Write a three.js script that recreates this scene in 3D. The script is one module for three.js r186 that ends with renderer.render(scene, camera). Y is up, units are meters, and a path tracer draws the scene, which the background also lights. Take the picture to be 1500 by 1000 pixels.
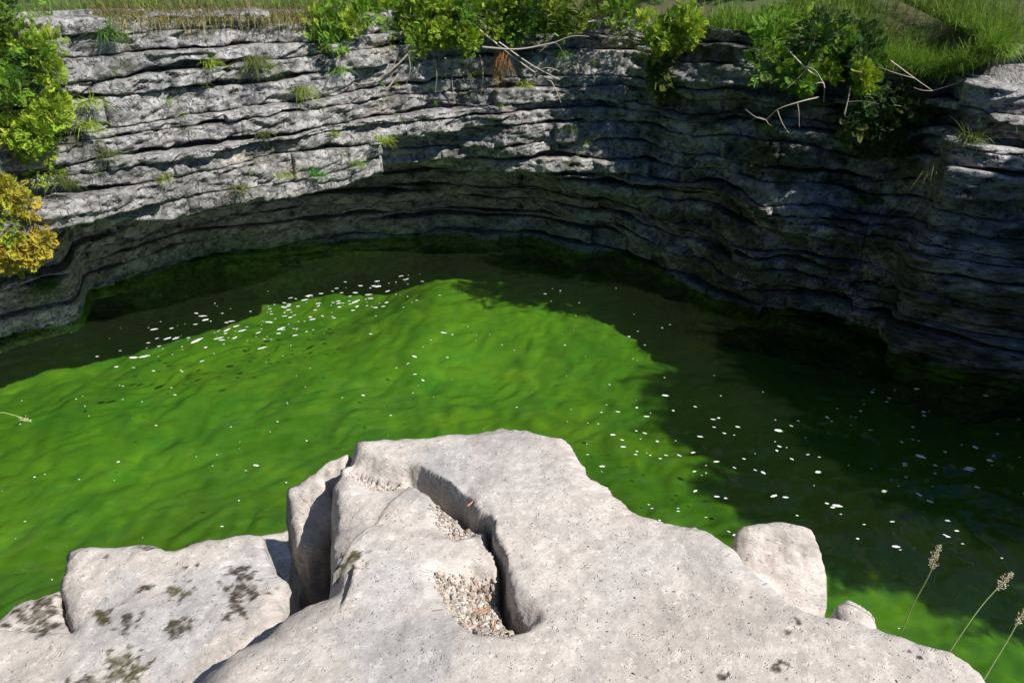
import * as THREE from 'three';
import { Sky } from 'three/addons/objects/Sky.js';
import { ImprovedNoise } from 'three/addons/math/ImprovedNoise.js';
import { mergeGeometries } from 'three/addons/utils/BufferGeometryUtils.js';

// ---------------------------------------------------------------- camera, sky, sun, exposure
const scene = new THREE.Scene();
const camera = new THREE.PerspectiveCamera(46.5, 1024 / 682, 0.05, 600);
camera.position.set(0, 5.6, 0);
camera.rotation.set(-28 * Math.PI / 180, 0, 0);

const SUN = new THREE.Vector3(0.61, 0.69, 0.31).normalize();
const sky = new Sky();
sky.name = 'sky';
sky.scale.setScalar(500);
sky.userData.kind = 'structure';
sky.material.uniforms.sunPosition.value.copy(SUN);
sky.material.uniforms.turbidity.value = 3;
sky.material.uniforms.rayleigh.value = 1.0;
sky.material.uniforms.mieCoefficient.value = 0.004;
scene.add(sky);
scene.environmentIntensity = 0.1;

const sun = new THREE.DirectionalLight(new THREE.Color().setRGB(1, 0.955, 0.87), 5.0);
sun.position.copy(SUN).multiplyScalar(40).add(new THREE.Vector3(0, 2, -8));
sun.target.position.set(0, 2, -8);
sun.castShadow = true;
sun.shadow.mapSize.set(4096, 4096);
Object.assign(sun.shadow.camera, { left: -20, right: 20, top: 20, bottom: -20, near: 1, far: 90 });
sun.shadow.radius = 1;
scene.add(sun, sun.target);

const renderer = new THREE.WebGLRenderer({ antialias: true });
renderer.setSize(1024, 682);
renderer.toneMapping = THREE.LinearToneMapping;
renderer.toneMappingExposure = 1.3;
renderer.shadowMap.enabled = true;

// ---------------------------------------------------------------- helpers
let seedState = 12345;
const seed = (n) => { seedState = n >>> 0; };
const rnd = () => { seedState = (seedState + 0x6D2B79F5) | 0; let t = Math.imul(seedState ^ (seedState >>> 15), 1 | seedState); t = (t + Math.imul(t ^ (t >>> 7), 61 | t)) ^ t; return ((t ^ (t >>> 14)) >>> 0) / 4294967296; };
const rr = (a, b) => a + (b - a) * rnd();
const gauss = () => Math.sqrt(-2 * Math.log(rnd() + 1e-9)) * Math.cos(6.2832 * rnd());
const clamp = (x, a = 0, b = 1) => Math.min(b, Math.max(a, x));
const lerp = (a, b, t) => a + (b - a) * t;
const sstep = (a, b, x) => { const t = clamp((x - a) / (b - a)); return t * t * (3 - 2 * t); };
const PN = new ImprovedNoise();
const N3 = (x, y, z) => PN.noise(x + 31.7, y + 57.3, z + 11.9);
const fbm = (x, y, z, o = 4) => { let a = 0, w = 0.5; for (let i = 0; i < o; i++) { a += w * N3(x, y, z); x = x * 2.03 + 7.1; y = y * 2.03 + 3.3; z = z * 2.03 + 5.7; w *= 0.5; } return a; };
const ridge = (x, y, z, o = 3) => { let a = 0, w = 0.5; for (let i = 0; i < o; i++) { a += w * (1 - 2 * Math.abs(N3(x, y, z))); x *= 2.1; y *= 2.1; z *= 2.1; w *= 0.5; } return a; };
const table = (pts) => (x) => { if (x <= pts[0][0]) return pts[0][1]; for (let i = 1; i < pts.length; i++) if (x <= pts[i][0]) { const t = (x - pts[i - 1][0]) / (pts[i][0] - pts[i - 1][0]); return lerp(pts[i - 1][1], pts[i][1], t * t * (3 - 2 * t)); } return pts[pts.length - 1][1]; };

const taken = new Map();
function numbered(name) { const n = taken.get(name) || 0; taken.set(name, n + 1); return n ? `${name}_${String(n).padStart(3, '0')}` : name; }
function shade(o) { o.traverse((c) => { if (c.isMesh) { c.castShadow = true; c.receiveShadow = true; } }); return o; }
function tag(o, label, category, group, kind) { if (label) o.userData.label = label; if (category) o.userData.category = category; if (group) o.userData.group = group; if (kind) o.userData.kind = kind; return o; }
function top(o, name, label, category, group, kind) { o.userData = {}; o.name = numbered(name); tag(o, label, category, group, kind); scene.add(o); return o; }
function part(parent, name, geo, mat, label) { const m = new THREE.Mesh(geo, mat); m.name = name; if (label) m.userData.label = label; parent.add(m); return m; }

// tileable value noise for the textures
function tileNoise(period, sd) {
  const g = new Float32Array(period * period); seed(sd); for (let i = 0; i < g.length; i++) g[i] = rnd();
  return (u, v) => { const x = u * period, y = v * period, xi = Math.floor(x), yi = Math.floor(y); let fx = x - xi, fy = y - yi; fx = fx * fx * (3 - 2 * fx); fy = fy * fy * (3 - 2 * fy);
    const a = ((xi % period) + period) % period, b = ((yi % period) + period) % period, c = (a + 1) % period, d = (b + 1) % period;
    return lerp(lerp(g[b * period + a], g[b * period + c], fx), lerp(g[d * period + a], g[d * period + c], fx), fy); };
}
function makeTexture(size, fn, srgb) {
  const d = new Uint8Array(size * size * 4);
  for (let y = 0; y < size; y++) for (let x = 0; x < size; x++) { const c = fn(x / size, y / size), k = (y * size + x) * 4; d[k] = clamp(c[0]) * 255; d[k + 1] = clamp(c[1]) * 255; d[k + 2] = clamp(c[2]) * 255; d[k + 3] = 255; }
  const t = new THREE.DataTexture(d, size, size); t.wrapS = t.wrapT = THREE.RepeatWrapping; t.magFilter = THREE.LinearFilter; t.minFilter = THREE.LinearMipmapLinearFilter; t.generateMipmaps = true;
  if (srgb) t.colorSpace = THREE.SRGBColorSpace; t.needsUpdate = true; return t;
}
const octs = [4, 8, 16, 32, 64, 128, 256].map((p, i) => tileNoise(p, 900 + i));
const tfbm = (u, v, a, b, fall = 0.6) => { let s = 0, w = 1, t = 0; for (let i = a; i <= b; i++) { s += w * octs[i](u, v); t += w; w *= fall; } return s / t; };

// weathered limestone: grain, lichen specks, pits (uv in metres / tile size)
const rockMap = makeTexture(1024, (u, v) => {
  const f = tfbm(u, v, 2, 6, 0.8), c = tfbm(u, v, 0, 3); let g = 0.85 + 0.85 * (f - 0.5) + 0.22 * (c - 0.5);
  const lich = sstep(0.64, 0.74, tfbm(v, u, 3, 5, 0.8)) * 0.24, pit = sstep(0.66, 0.75, tfbm(u + 0.37, v + 0.21, 3, 6, 0.9)) * 0.36;
  g = g + lich - pit; return [g * 1.0, g * 0.99, g * 0.985];
}, true);
const rockBump = makeTexture(1024, (u, v) => {
  const f = tfbm(u, v, 2, 6, 0.72), pit = sstep(0.62, 0.75, tfbm(u + 0.37, v + 0.21, 3, 6, 0.9)), cr = Math.abs(tfbm(u + 0.11, v + 0.6, 1, 4, 0.6) - 0.5);
  const g = 0.62 + 0.7 * (f - 0.5) - 0.45 * pit - 0.3 * (1 - sstep(0.0, 0.018, cr)); return [g, g, g];
});
const smoothMap = makeTexture(1024, (u, v) => {
  const f = tfbm(u, v, 3, 6, 0.85), c = tfbm(u, v, 0, 3); let g = 0.86 + 0.24 * (f - 0.5) + 0.16 * (c - 0.5);
  g -= sstep(0.76, 0.84, tfbm(v + 0.3, u + 0.7, 4, 6, 0.9)) * 0.2; g += sstep(0.68, 0.76, tfbm(v + 0.8, u + 0.1, 3, 5, 0.9)) * 0.10;
  return [g, g * 0.985, g * 0.965];
}, true);
const smoothBump = makeTexture(1024, (u, v) => { const f = tfbm(u, v, 2, 6, 0.75), p = sstep(0.70, 0.78, tfbm(v + 0.3, u + 0.7, 4, 6, 0.9)); const g = 0.6 + 0.6 * (f - 0.5) - 0.4 * p; return [g, g, g]; });

const M = {};
M.cliff = new THREE.MeshStandardMaterial({ vertexColors: true, map: rockMap, bumpMap: rockBump, bumpScale: 0.05, roughness: 0.93 });
M.near = new THREE.MeshStandardMaterial({ vertexColors: true, map: smoothMap, bumpMap: smoothBump, bumpScale: 0.0045, roughness: 0.9 });
M.leaf = new THREE.MeshPhysicalMaterial({ vertexColors: true, roughness: 0.85, transmission: 0.38, thickness: 0, specularIntensity: 0.4 });
M.grass = new THREE.MeshPhysicalMaterial({ vertexColors: true, roughness: 0.8, transmission: 0.35, thickness: 0, specularIntensity: 0.4 });
M.bark = new THREE.MeshStandardMaterial({ color: new THREE.Color().setRGB(0.17, 0.13, 0.10), roughness: 0.95, bumpMap: rockBump, bumpScale: 0.01 });
M.deadwood = new THREE.MeshStandardMaterial({ color: new THREE.Color().setRGB(0.42, 0.36, 0.30), roughness: 0.9 });
M.soil = new THREE.MeshStandardMaterial({ vertexColors: true, roughness: 1 });
M.stone = new THREE.MeshStandardMaterial({ vertexColors: true, roughness: 0.9 });
M.foam = new THREE.MeshStandardMaterial({ color: new THREE.Color().setRGB(0.74, 0.76, 0.72), roughness: 0.7 });
M.water = new THREE.MeshPhysicalMaterial({ color: new THREE.Color().setRGB(0.36, 0.56, 0.24), roughness: 0.03, transmission: 0.985, thickness: 0, ior: 1.33, vertexColors: true });
M.bed = new THREE.MeshStandardMaterial({ vertexColors: true, roughness: 1 });

// gather many small pieces into one geometry
class Soup {
  constructor() { this.p = []; this.c = []; this.i = []; }
  strip(points, side, widths, col) { // ribbon along points
    const b = this.p.length / 3;
    for (let k = 0; k < points.length; k++) { const q = points[k], w = widths[k] / 2; this.p.push(q.x - side.x * w, q.y - side.y * w, q.z - side.z * w, q.x + side.x * w, q.y + side.y * w, q.z + side.z * w); const f = col[Math.min(k, col.length - 1)]; this.c.push(f[0], f[1], f[2], f[0], f[1], f[2]);
      if (k) { const a = b + 2 * (k - 1); this.i.push(a, a + 1, a + 3, a, a + 3, a + 2); } }
  }
  shape(base, m, col) {
    const b = this.p.length / 3, e = m.elements;
    for (let k = 0; k < base.p.length; k += 3) { const x = base.p[k], y = base.p[k + 1], z = base.p[k + 2]; this.p.push(e[0] * x + e[4] * y + e[8] * z + e[12], e[1] * x + e[5] * y + e[9] * z + e[13], e[2] * x + e[6] * y + e[10] * z + e[14]); const t = base.t ? base.t[k / 3] : 1; this.c.push(col[0] * t, col[1] * t, col[2] * t); }
    for (const j of base.i) this.i.push(b + j);
  }
  build() { const g = new THREE.BufferGeometry(); g.setAttribute('position', new THREE.Float32BufferAttribute(this.p, 3)); g.setAttribute('color', new THREE.Float32BufferAttribute(this.c, 3)); g.setIndex(this.i); g.computeVertexNormals(); return g; }
}
const V = (x, y, z) => new THREE.Vector3(x, y, z);
function tube(pts, r0, r1, rad = 5) {
  const curve = new THREE.CatmullRomCurve3(pts), n = Math.max(4, pts.length * 4), g = new THREE.TubeGeometry(curve, n, 1, rad, false), pos = g.attributes.position;
  for (let i = 0; i <= n; i++) { const c = curve.getPointAt(i / n), r = lerp(r0, r1, i / n); for (let j = 0; j <= rad; j++) { const k = i * (rad + 1) + j; pos.setXYZ(k, c.x + (pos.getX(k) - c.x) * r, c.y + (pos.getY(k) - c.y) * r, c.z + (pos.getZ(k) - c.z) * r); } }
  g.computeVertexNormals(); return g;
}

// ---------------------------------------------------------------- plan of the gorge
const planPts = [[-14, -3.2], [-10.5, -5.6], [-8.2, -7.7], [-6, -9.6], [-4.2, -11.05], [-2.6, -12.3], [-1.3, -13.05], [0.8, -13.65], [1.75, -13.65], [2.5, -13.3], [3.6, -12.35], [4.8, -11.75], [5.5, -11.5], [5.8, -11.15], [6.05, -10.75], [6.45, -10.6], [7.2, -10.8], [8.3, -10.95], [9.8, -9.7], [10.4, -7.4], [10.8, -4.5], [10.2, -1.6], [7.5, -0.7], [4, -1.0], [1.8, -0.75], [-1.8, -0.75], [-4, -0.6], [-9, -0.4], [-13.5, -0.6], [-15.5, -1.6]];
const planCurve = new THREE.CatmullRomCurve3(planPts.map((q) => V(q[0], 0, q[1])), true, 'centripetal');
planCurve.arcLengthDivisions = 1200;
const PLAN_N = 1600, planLen = planCurve.getLength(), planTab = [];
for (let i = 0; i <= PLAN_N; i++) { const p = planCurve.getPointAt(i / PLAN_N), t = planCurve.getTangentAt(i / PLAN_N); planTab.push([p.x, p.z, -t.z, t.x]); }
function planAt(s) { const f = (((s / planLen) % 1) + 1) % 1 * PLAN_N, i = Math.floor(f), k = f - i, a = planTab[i], b = planTab[i + 1]; return [lerp(a[0], b[0], k), lerp(a[1], b[1], k), lerp(a[2], b[2], k), lerp(a[3], b[3], k)]; }
let sEnd = 0; for (let i = 0; i < PLAN_N; i++) if (planTab[i][0] > 9.4) { sEnd = i / PLAN_N * planLen; break; }
function sOfX(x) { let i = 0; while (i < PLAN_N && planTab[i][0] < x) i++; return i / PLAN_N * planLen; }

const sSplit = sOfX(1.7), sFirst = sOfX(-8.6), sLast = sEnd;
const lipHeight = table([[-8.6, 2.2], [-6, 2.18], [-5.4, 2.11], [-4.5, 2.04], [-3.9, 2.0], [-3.0, 2.07], [-2.1, 2.15], [-0.1, 1.9], [1, 1.6], [2, 1.5], [3, 1.0], [3.4, 0.3]]);
const caveDepth = table([[-9, 2.0], [-5.75, 2.2], [-5.3, 3.2], [-4, 3.6], [-2.6, 3.1], [-1, 2.4], [0.5, 1.7], [1.5, 0.9], [2.3, 0.35], [3, 0.05]]);
const dip = table([[-9.5, -0.12], [-5, -0.06], [-2.5, 0], [0, 0], [3, -0.02], [6, 0.05], [10, 0.05]]);
const topTable = table([[-9, 4.75], [-5, 4.6], [-4, 4.52], [-2.5, 4.42], [-1, 4.15], [1, 4.15], [3, 4.25], [4.4, 4.15], [4.9, 3.82], [5.75, 3.82], [6.05, 4.12], [10, 4.1]]);
const topHeight = (x) => topTable(x);
function proud(x, y) { // how far the face stands out from the plan line
  let p = -0.22 * sstep(-0.7, 0.1, y - topHeight(x));
  p -= caveDepth(x) * sstep(0, 0.42, lipHeight(x) - y);
  p -= 0.45 * sstep(-2.15, -2.0, x) * sstep(0.1, -0.7, x) * sstep(2.5, 2.42, y) * sstep(lipHeight(x) - 0.3, lipHeight(x) - 0.1, y) * (x > 0.3 && y < 1.95 ? 0.1 : 1);
  p += 0.35 * sstep(5.95, 6.05, x) * sstep(4.0, 2.8, y);
  p -= 1.6 * sstep(-0.15, -0.6, y) * sstep(-4.5, -5.5, x);
  p += 0.32 * sstep(4.1, 2.0, y) * sstep(2.3, 1.2, x);
  p += 0.35 * sstep(3.2, 4.2, x) * sstep(2.3, 1.3, y) * sstep(1.0, 0.4, -y);
  p += 0.75 * sstep(6.2, 7.0, x) * sstep(2.6, 1.2, y);
  p += 0.18 * sstep(3.6, 4.2, x) * sstep(5.0, 4.5, x) * sstep(1.3, 1.5, y) * sstep(2.9, 2.5, y);
  return p;
}
const warpY = (s, x) => dip(x) + 0.09 * N3(s * 0.45, 3.1, 0.7);

function rockColor(x, y, z, wet) {
  let t = 0.40 + 0.20 * fbm(x * 0.9, y * 1.6, z * 0.9, 3) + 0.16 * fbm(x * 4.1, y * 6, z * 4.1, 2);
  const st = sstep(0.12, 0.42, fbm(x * 2.3 + 9, y * 0.5, z * 2.3, 3)); t *= 1 - 0.45 * st;
  const tan = sstep(0.15, 0.5, fbm(x * 1.3 + 40, y * 2.1, z * 1.3, 3));
  const blk = sstep(0.2, 0.36, fbm(x * 5.5, y * 5.5 + 17, z * 5.5, 3)); t *= 1 - 0.4 * blk;
  let r = t * (1.0 + 0.06 * tan), g = t * (0.975 + 0.005 * tan), b = t * (0.965 - 0.13 * tan);
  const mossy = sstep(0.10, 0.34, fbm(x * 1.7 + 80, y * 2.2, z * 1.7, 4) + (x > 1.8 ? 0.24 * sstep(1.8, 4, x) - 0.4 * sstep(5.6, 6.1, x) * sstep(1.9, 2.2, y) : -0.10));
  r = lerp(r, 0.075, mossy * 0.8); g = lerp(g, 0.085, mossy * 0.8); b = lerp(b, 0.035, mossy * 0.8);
  return [clamp(r, 0.02, 0.8), clamp(g, 0.02, 0.8), clamp(b, 0.015, 0.8)];
}
const hash2 = (i, j, k) => { let h = Math.imul(i, 374761393) + Math.imul(j, 668265263) + Math.imul(k, 974634533); h = Math.imul(h ^ (h >>> 13), 1274126177); return ((h ^ (h >>> 16)) >>> 0) / 4294967296; };
function cells(u, v) { const a = Math.floor(u), b = Math.floor(v); let d1 = 9, d2 = 9, id = 0; for (let i = a - 1; i <= a + 1; i++) for (let j = b - 1; j <= b + 1; j++) { const x = i + hash2(i, j, 1), y = j + hash2(i, j, 2), d = Math.hypot(u - x, v - y); if (d < d1) { d2 = d1; d1 = d; id = hash2(i, j, 3); } else if (d < d2) d2 = d; } return [d2 - d1, id]; }
function rockRelief(x, y, z, s) {
  const rough = sstep(1.2, 2.6, x) * sstep(6.0, 5.7, x); let d = (0.17 + 0.30 * rough) * fbm(x * 0.7, y * 0.9, z * 0.7, 4) + 0.035 * ridge(x * 3, y * 5, z * 3, 3);
  const wu = 0.18 * N3(s * 2.2, y * 5, 3), wv = 0.35 * N3(s * 2.6, y * 4, 8);
  const [e, id] = cells(s * 1.5 + wu, y * 5.5 + wv); d += (0.075 + 0.06 * rough) * (id - 0.5) - 0.035 * sstep(0.10, 0.0, e);
  const [e2, id2] = cells(s * 5.5 + wu * 3, y * 15 + wv * 3); d += 0.026 * (id2 - 0.5) - 0.012 * sstep(0.16, 0, e2);
  const pit = N3(x * 6, y * 9, z * 6 + 3); d -= 0.05 * sstep(0.3, 0.5, pit);
  return d + 0.012 * N3(x * 16, y * 18, z * 16);
}
// one bed-rock slab: front, rounded edges, top, bottom and both ends; beds share wavy boundaries
const beds = []; // heights of the bedding planes
const bedY = (i, s, w) => { const t = Math.min(i > 0 ? beds[i] - beds[i - 1] : 0.2, i < beds.length - 1 ? beds[i + 1] - beds[i] : 0.2); return beds[i] + w + t * (0.5 * N3(s * 0.35, i * 3.3, 2.2) + 0.3 * N3(s * 1.1, i * 5.3, 6.2)) + 0.016 * N3(s * 5, i * 2.3, 3) + (s > sSplit ? 0.22 * sstep(0, 1.5, s - sSplit) * N3(s * 0.75, beds[i] * 0.5, 8.8) : 0); };
const bedGap = (i, s) => 0.22 * Math.max(0, N3(s * 0.55, i * 7.7, 1.3) + 0.3 * N3(s * 2.1, i * 2.7, 5) - 0.16) + 0.010 * Math.abs(N3(s * 3.1, i * 1.7, 9));
const bedOut = (i, s) => 0.20 * N3(s * 0.4, i * 0.9, 7.7) + 0.14 * N3(s * 1.2, i * 4.1, 2.7);
function slabGeometry(s0, s1, i, out, sd) {
  const len = s1 - s0, cols = Math.max(8, Math.ceil(len / 0.032)), h = beds[i + 1] - beds[i], nf = Math.max(6, Math.ceil(h / 0.026)), rv = Math.min(0.024, h * 0.2);
  const rows = [[1, 0.75], [1, 0.35], [1, 0.18], [1, 0.1], [1, 0.05]];
  for (let k = 0; k <= nf; k++) rows.push([1 - k / nf, 0]);
  rows.push([0, 0.06], [0, 0.16], [0, 0.5]);
  const us = [[0, 0.5], [0, 0.12]]; for (let k = 0; k <= cols; k++) us.push([k / cols, 0]); us.push([1, 0.12], [1, 0.5]);
  const pos = [], col = [], uv = [], idx = [], nr = rows.length, Ym = (beds[i] + beds[i + 1]) / 2;
  for (const [u, eb] of us) {
    const s = lerp(s0, s1, u), q = planAt(s), w = warpY(s, q[0]);
    const P = proud(q[0], Ym + w) + out + bedOut(i, s), endD = Math.min(u, 1 - u) * len, er = endD < 0.05 ? 0.045 * (1 - Math.sqrt(1 - (1 - endD / 0.05) ** 2)) : 0;
    const lo = bedY(i, s, w) + bedGap(i, s) + 0.022 * N3(s * 6, i * 3.1, 1), hi = Math.max(lo + 0.025, bedY(i + 1, s, w) - 0.004 - 0.03 * Math.max(0, N3(s * 4, i * 3.7, 6)) - er * 0.3);
    for (const [v, back] of rows) {
      const y = lerp(lo, hi, v), e = Math.max(0, Math.abs(2 * v - 1) - (1 - 2 * rv / h)) / (2 * rv / h), rb = (v > 0.5 ? 1.1 : 0.6) * rv * (1 - Math.sqrt(Math.max(0, 1 - e * e)));
      const front = Math.max(0, 1 - Math.max(back, eb) * 4);
      const o = P - back - eb - rb - er + (front > 0 ? front * rockRelief(q[0], y, q[1], s) : 0);
      let yy = y; if (back > 0) yy += 0.03 * fbm(s * 3, back * 6, i, 2) * Math.min(1, back * 6);
      const x = q[0] + q[2] * o, z = q[1] + q[3] * o;
      pos.push(x, yy, z); col.push(...rockColor(x, yy, z)); uv.push((s + back * 0.3 + eb) / 1.7, (yy + back + i * 0.37) / 1.7);
    }
  }
  for (let a = 0; a < us.length - 1; a++) for (let b = 0; b < nr - 1; b++) { const k = a * nr + b; idx.push(k, k + 1, k + nr, k + 1, k + nr + 1, k + nr); }
  const g = new THREE.BufferGeometry();
  g.setAttribute('position', new THREE.Float32BufferAttribute(pos, 3)); g.setAttribute('color', new THREE.Float32BufferAttribute(col, 3)); g.setAttribute('uv', new THREE.Float32BufferAttribute(uv, 2)); g.setIndex(idx); g.computeVertexNormals();
  return g;
}

// ---------------------------------------------------------------- setting: gorge walls
// the body of rock behind the slabs, one closed wall round the pool
function wallGeometry(sA, sB, ds, dy, behind) {
  const ns = Math.ceil((sB - sA) / ds), y0 = -2.2, ny = Math.ceil(7.2 / dy), pos = [], col = [], uv = [], idx = [];
  for (let i = 0; i <= ns; i++) for (let j = 0; j <= ny; j++) {
    const s = lerp(sA, sB, i / ns), q = planAt(s), vis = s < sEnd + 2, tp = vis ? topHeight(q[0]) : 3.8, y = Math.min(tp, lerp(y0, 5.0, j / ny));
    let o = (vis ? proud(q[0], y) : 0) - behind + 0.16 * fbm(q[0] * 0.9, y * 3, q[1] * 0.9, 4); if (!vis) o += 0.1 * Math.sin(y * 14 + 3 * fbm(s, y, 1, 2));
    const x = q[0] + q[2] * o, z = q[1] + q[3] * o; pos.push(x, y, z); col.push(...rockColor(x, y, z).map((c) => c * 0.8)); uv.push(s / 1.7, y / 1.7);  // backing rock coloured darker so gaps between slabs look deep in shade
    if (i && j) { const k = i * (ny + 1) + j; idx.push(k - ny - 2, k - ny - 1, k, k - ny - 2, k, k - 1); }
  }
  const g = new THREE.BufferGeometry(); g.setAttribute('position', new THREE.Float32BufferAttribute(pos, 3)); g.setAttribute('color', new THREE.Float32BufferAttribute(col, 3)); g.setAttribute('uv', new THREE.Float32BufferAttribute(uv, 2)); g.setIndex(idx); g.computeVertexNormals(); return g;
}
const cliffBack = top(new THREE.Group(), 'cliff_back', 'sunlit layered grey limestone cliff arching over the dark cave', 'cliff', null, 'structure');
const cliffRight = top(new THREE.Group(), 'cliff_right', 'shaded mossy limestone cliff on the right of the green pool', 'cliff', null, 'structure');
const cliffNear = top(new THREE.Group(), 'cliff_near', 'limestone bank on the near side of the pool', 'cliff', null, 'structure');
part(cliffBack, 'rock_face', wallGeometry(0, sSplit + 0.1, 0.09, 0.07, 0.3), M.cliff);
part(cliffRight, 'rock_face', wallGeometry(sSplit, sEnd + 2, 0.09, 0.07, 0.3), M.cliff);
part(cliffNear, 'rock_face', wallGeometry(sEnd + 1.9, planLen, 0.25, 0.12, 0.1), M.cliff);

seed(77);
{
  const slabs = []; let Y = -0.42;
  while (Y < 5.1) { beds.push(Y); Y += rnd() < 0.25 ? rr(0.09, 0.14) : rnd() < 0.6 ? rr(0.16, 0.28) : rr(0.3, 0.46); }
  for (let i = 0; i < beds.length - 1; i++) {
    let s = sFirst - rr(0, 1.5);
    while (s < sLast) {
      const len = rnd() < 0.25 ? rr(0.4, 0.9) : rr(1.0, 3.2), s1 = s + len, x = planAt((s + s1) / 2)[0], ym = (beds[i] + beds[i + 1]) / 2 + dip(x);
      const tp = Math.min(topHeight(planAt(s + 0.1)[0]), topHeight(x), topHeight(planAt(s1 - 0.1)[0]));
      if (beds[i + 1] + dip(x) < tp + 0.1 && ym > -0.3) {
        const deep = lipHeight(x) - ym > 0.15;
        slabs.push({ g: slabGeometry(s - 0.02, s1 + 0.02, i, (x > 1.8 ? 1.9 : 1) * (rr(-0.06, 0.06) + (rnd() < 0.12 ? rr(0.04, 0.1) : 0)), slabs.length * 0.173), size: len * (beds[i + 1] - beds[i]) * (deep ? 0.35 : 1), right: s > sSplit - 0.4 });
      }
      s = s1;
    }
  }
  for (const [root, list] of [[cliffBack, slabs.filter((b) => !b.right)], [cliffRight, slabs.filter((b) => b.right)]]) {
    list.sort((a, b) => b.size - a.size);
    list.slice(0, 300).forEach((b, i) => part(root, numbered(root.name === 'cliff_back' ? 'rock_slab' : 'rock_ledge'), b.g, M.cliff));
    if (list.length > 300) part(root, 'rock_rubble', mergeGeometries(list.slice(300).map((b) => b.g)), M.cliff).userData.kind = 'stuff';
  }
  console.log('slabs', slabs.length, slabs.filter((b) => b.right).length);
}

// ground on top, all round the gorge out to the horizon
{
  const rings = [0, 0.25, 0.6, 1.2, 2.2, 4, 8, 18, 45, 120, 260], n = 420, pos = [], col = [], idx = [];
  for (let i = 0; i <= n; i++) for (let j = 0; j < rings.length; j++) {
    const q = planAt(i / n * planLen).slice(); if (j > 1) { let nx = 0, nz = 0; for (let m = -5; m <= 5; m++) { const w = planAt(i / n * planLen + m * 0.25 * Math.min(4, j - 1)); nx += w[2]; nz += w[3]; } const l = Math.hypot(nx, nz); q[2] = nx / l; q[3] = nz / l; } const vis = i / n * planLen < sEnd + 2; let R = rings[j];
    const back = vis ? 0.36 + 0.0 : 0.0; let x = q[0] - q[2] * (R + back), z = q[1] - q[3] * (R + back);
    if (R > 10) { const a = Math.atan2(q[1] + 7, q[0] + 3); x = lerp(x, -3 + Math.cos(a) * (R + 10), 0.9); z = lerp(z, -7 + Math.sin(a) * (R + 10), 0.9); }
    const near = !vis; let y = (near ? 3.86 : topHeight(q[0]) - 0.1) + Math.min(R, 4) * (near ? 0.002 : 0.22) + 0.1 * fbm(x * 0.6, 0, z * 0.6, 3) * Math.min(1, R);
    pos.push(x, y, z); const t = 0.5 + fbm(x * 1.7, 2, z * 1.7, 3), gr = sstep(0.35, 0.65, t); col.push(lerp(0.09, 0.05, gr), lerp(0.08, 0.09, gr), lerp(0.035, 0.02, gr));
    if (i && j) { const m = rings.length, k = i * m + j; idx.push(k - m - 1, k, k - m, k - m - 1, k - 1, k); }
  }
  const g = new THREE.BufferGeometry(); g.setAttribute('position', new THREE.Float32BufferAttribute(pos, 3)); g.setAttribute('color', new THREE.Float32BufferAttribute(col, 3)); g.setIndex(idx); g.computeVertexNormals();
  top(new THREE.Mesh(g, M.soil), 'ground', 'soil and turf on top of the gorge', 'ground', null, 'structure');
}

// ---------------------------------------------------------------- water and bed
function waveHeight(x, z) {
  const wx = x + 0.35 * N3(x * 0.9, 1, z * 0.9), wz = z + 0.35 * N3(x * 0.9, 7, z * 0.9 + 4);
  return 0.034 * N3(wx * 1.2, 3, wz * 1.4) + 0.034 * N3(wx * 2.5 + 5, 9, wz * 3.1) + 0.016 * N3(wx * 5.6, 2, wz * 6.8) + 0.004 * N3(wx * 11, 5, wz * 14);
}
{
  const x0 = -15, x1 = 10.6, z0 = -16.4, z1 = -0.9, st = 0.065, nx = Math.round((x1 - x0) / st), nz = Math.round((z1 - z0) / st), pos = [], nor = [], col = [], idx = [];
  for (let j = 0; j <= nz; j++) for (let i = 0; i <= nx; i++) {
    const x = lerp(x0, x1, i / nx), z = lerp(z0, z1, j / nz), h = waveHeight(x, z), e = 0.02, a = (waveHeight(x + e, z) - h) / e, b = (waveHeight(x, z + e) - h) / e, l = 1 / Math.hypot(a, b, 1);
    pos.push(x, h, z); nor.push(-a * l, l, -b * l);
    const m = fbm(x * 0.35, 4, z * 0.35, 3), k = 1 + 0.35 * m; col.push(k * (1 + 0.25 * fbm(x * 0.8 + 9, 2, z * 0.8, 3)), k, k);
    if (i && j) { const k2 = j * (nx + 1) + i; idx.push(k2 - nx - 2, k2 - 1, k2 - nx - 1, k2 - nx - 1, k2 - 1, k2); }
  }
  const g = new THREE.BufferGeometry(); g.setAttribute('position', new THREE.Float32BufferAttribute(pos, 3)); g.setAttribute('normal', new THREE.Float32BufferAttribute(nor, 3)); g.setAttribute('color', new THREE.Float32BufferAttribute(col, 3)); g.setIndex(idx);
  top(new THREE.Mesh(g, M.water), 'water', 'murky emerald green water of the plunge pool', 'water', null, 'structure');
}
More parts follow.
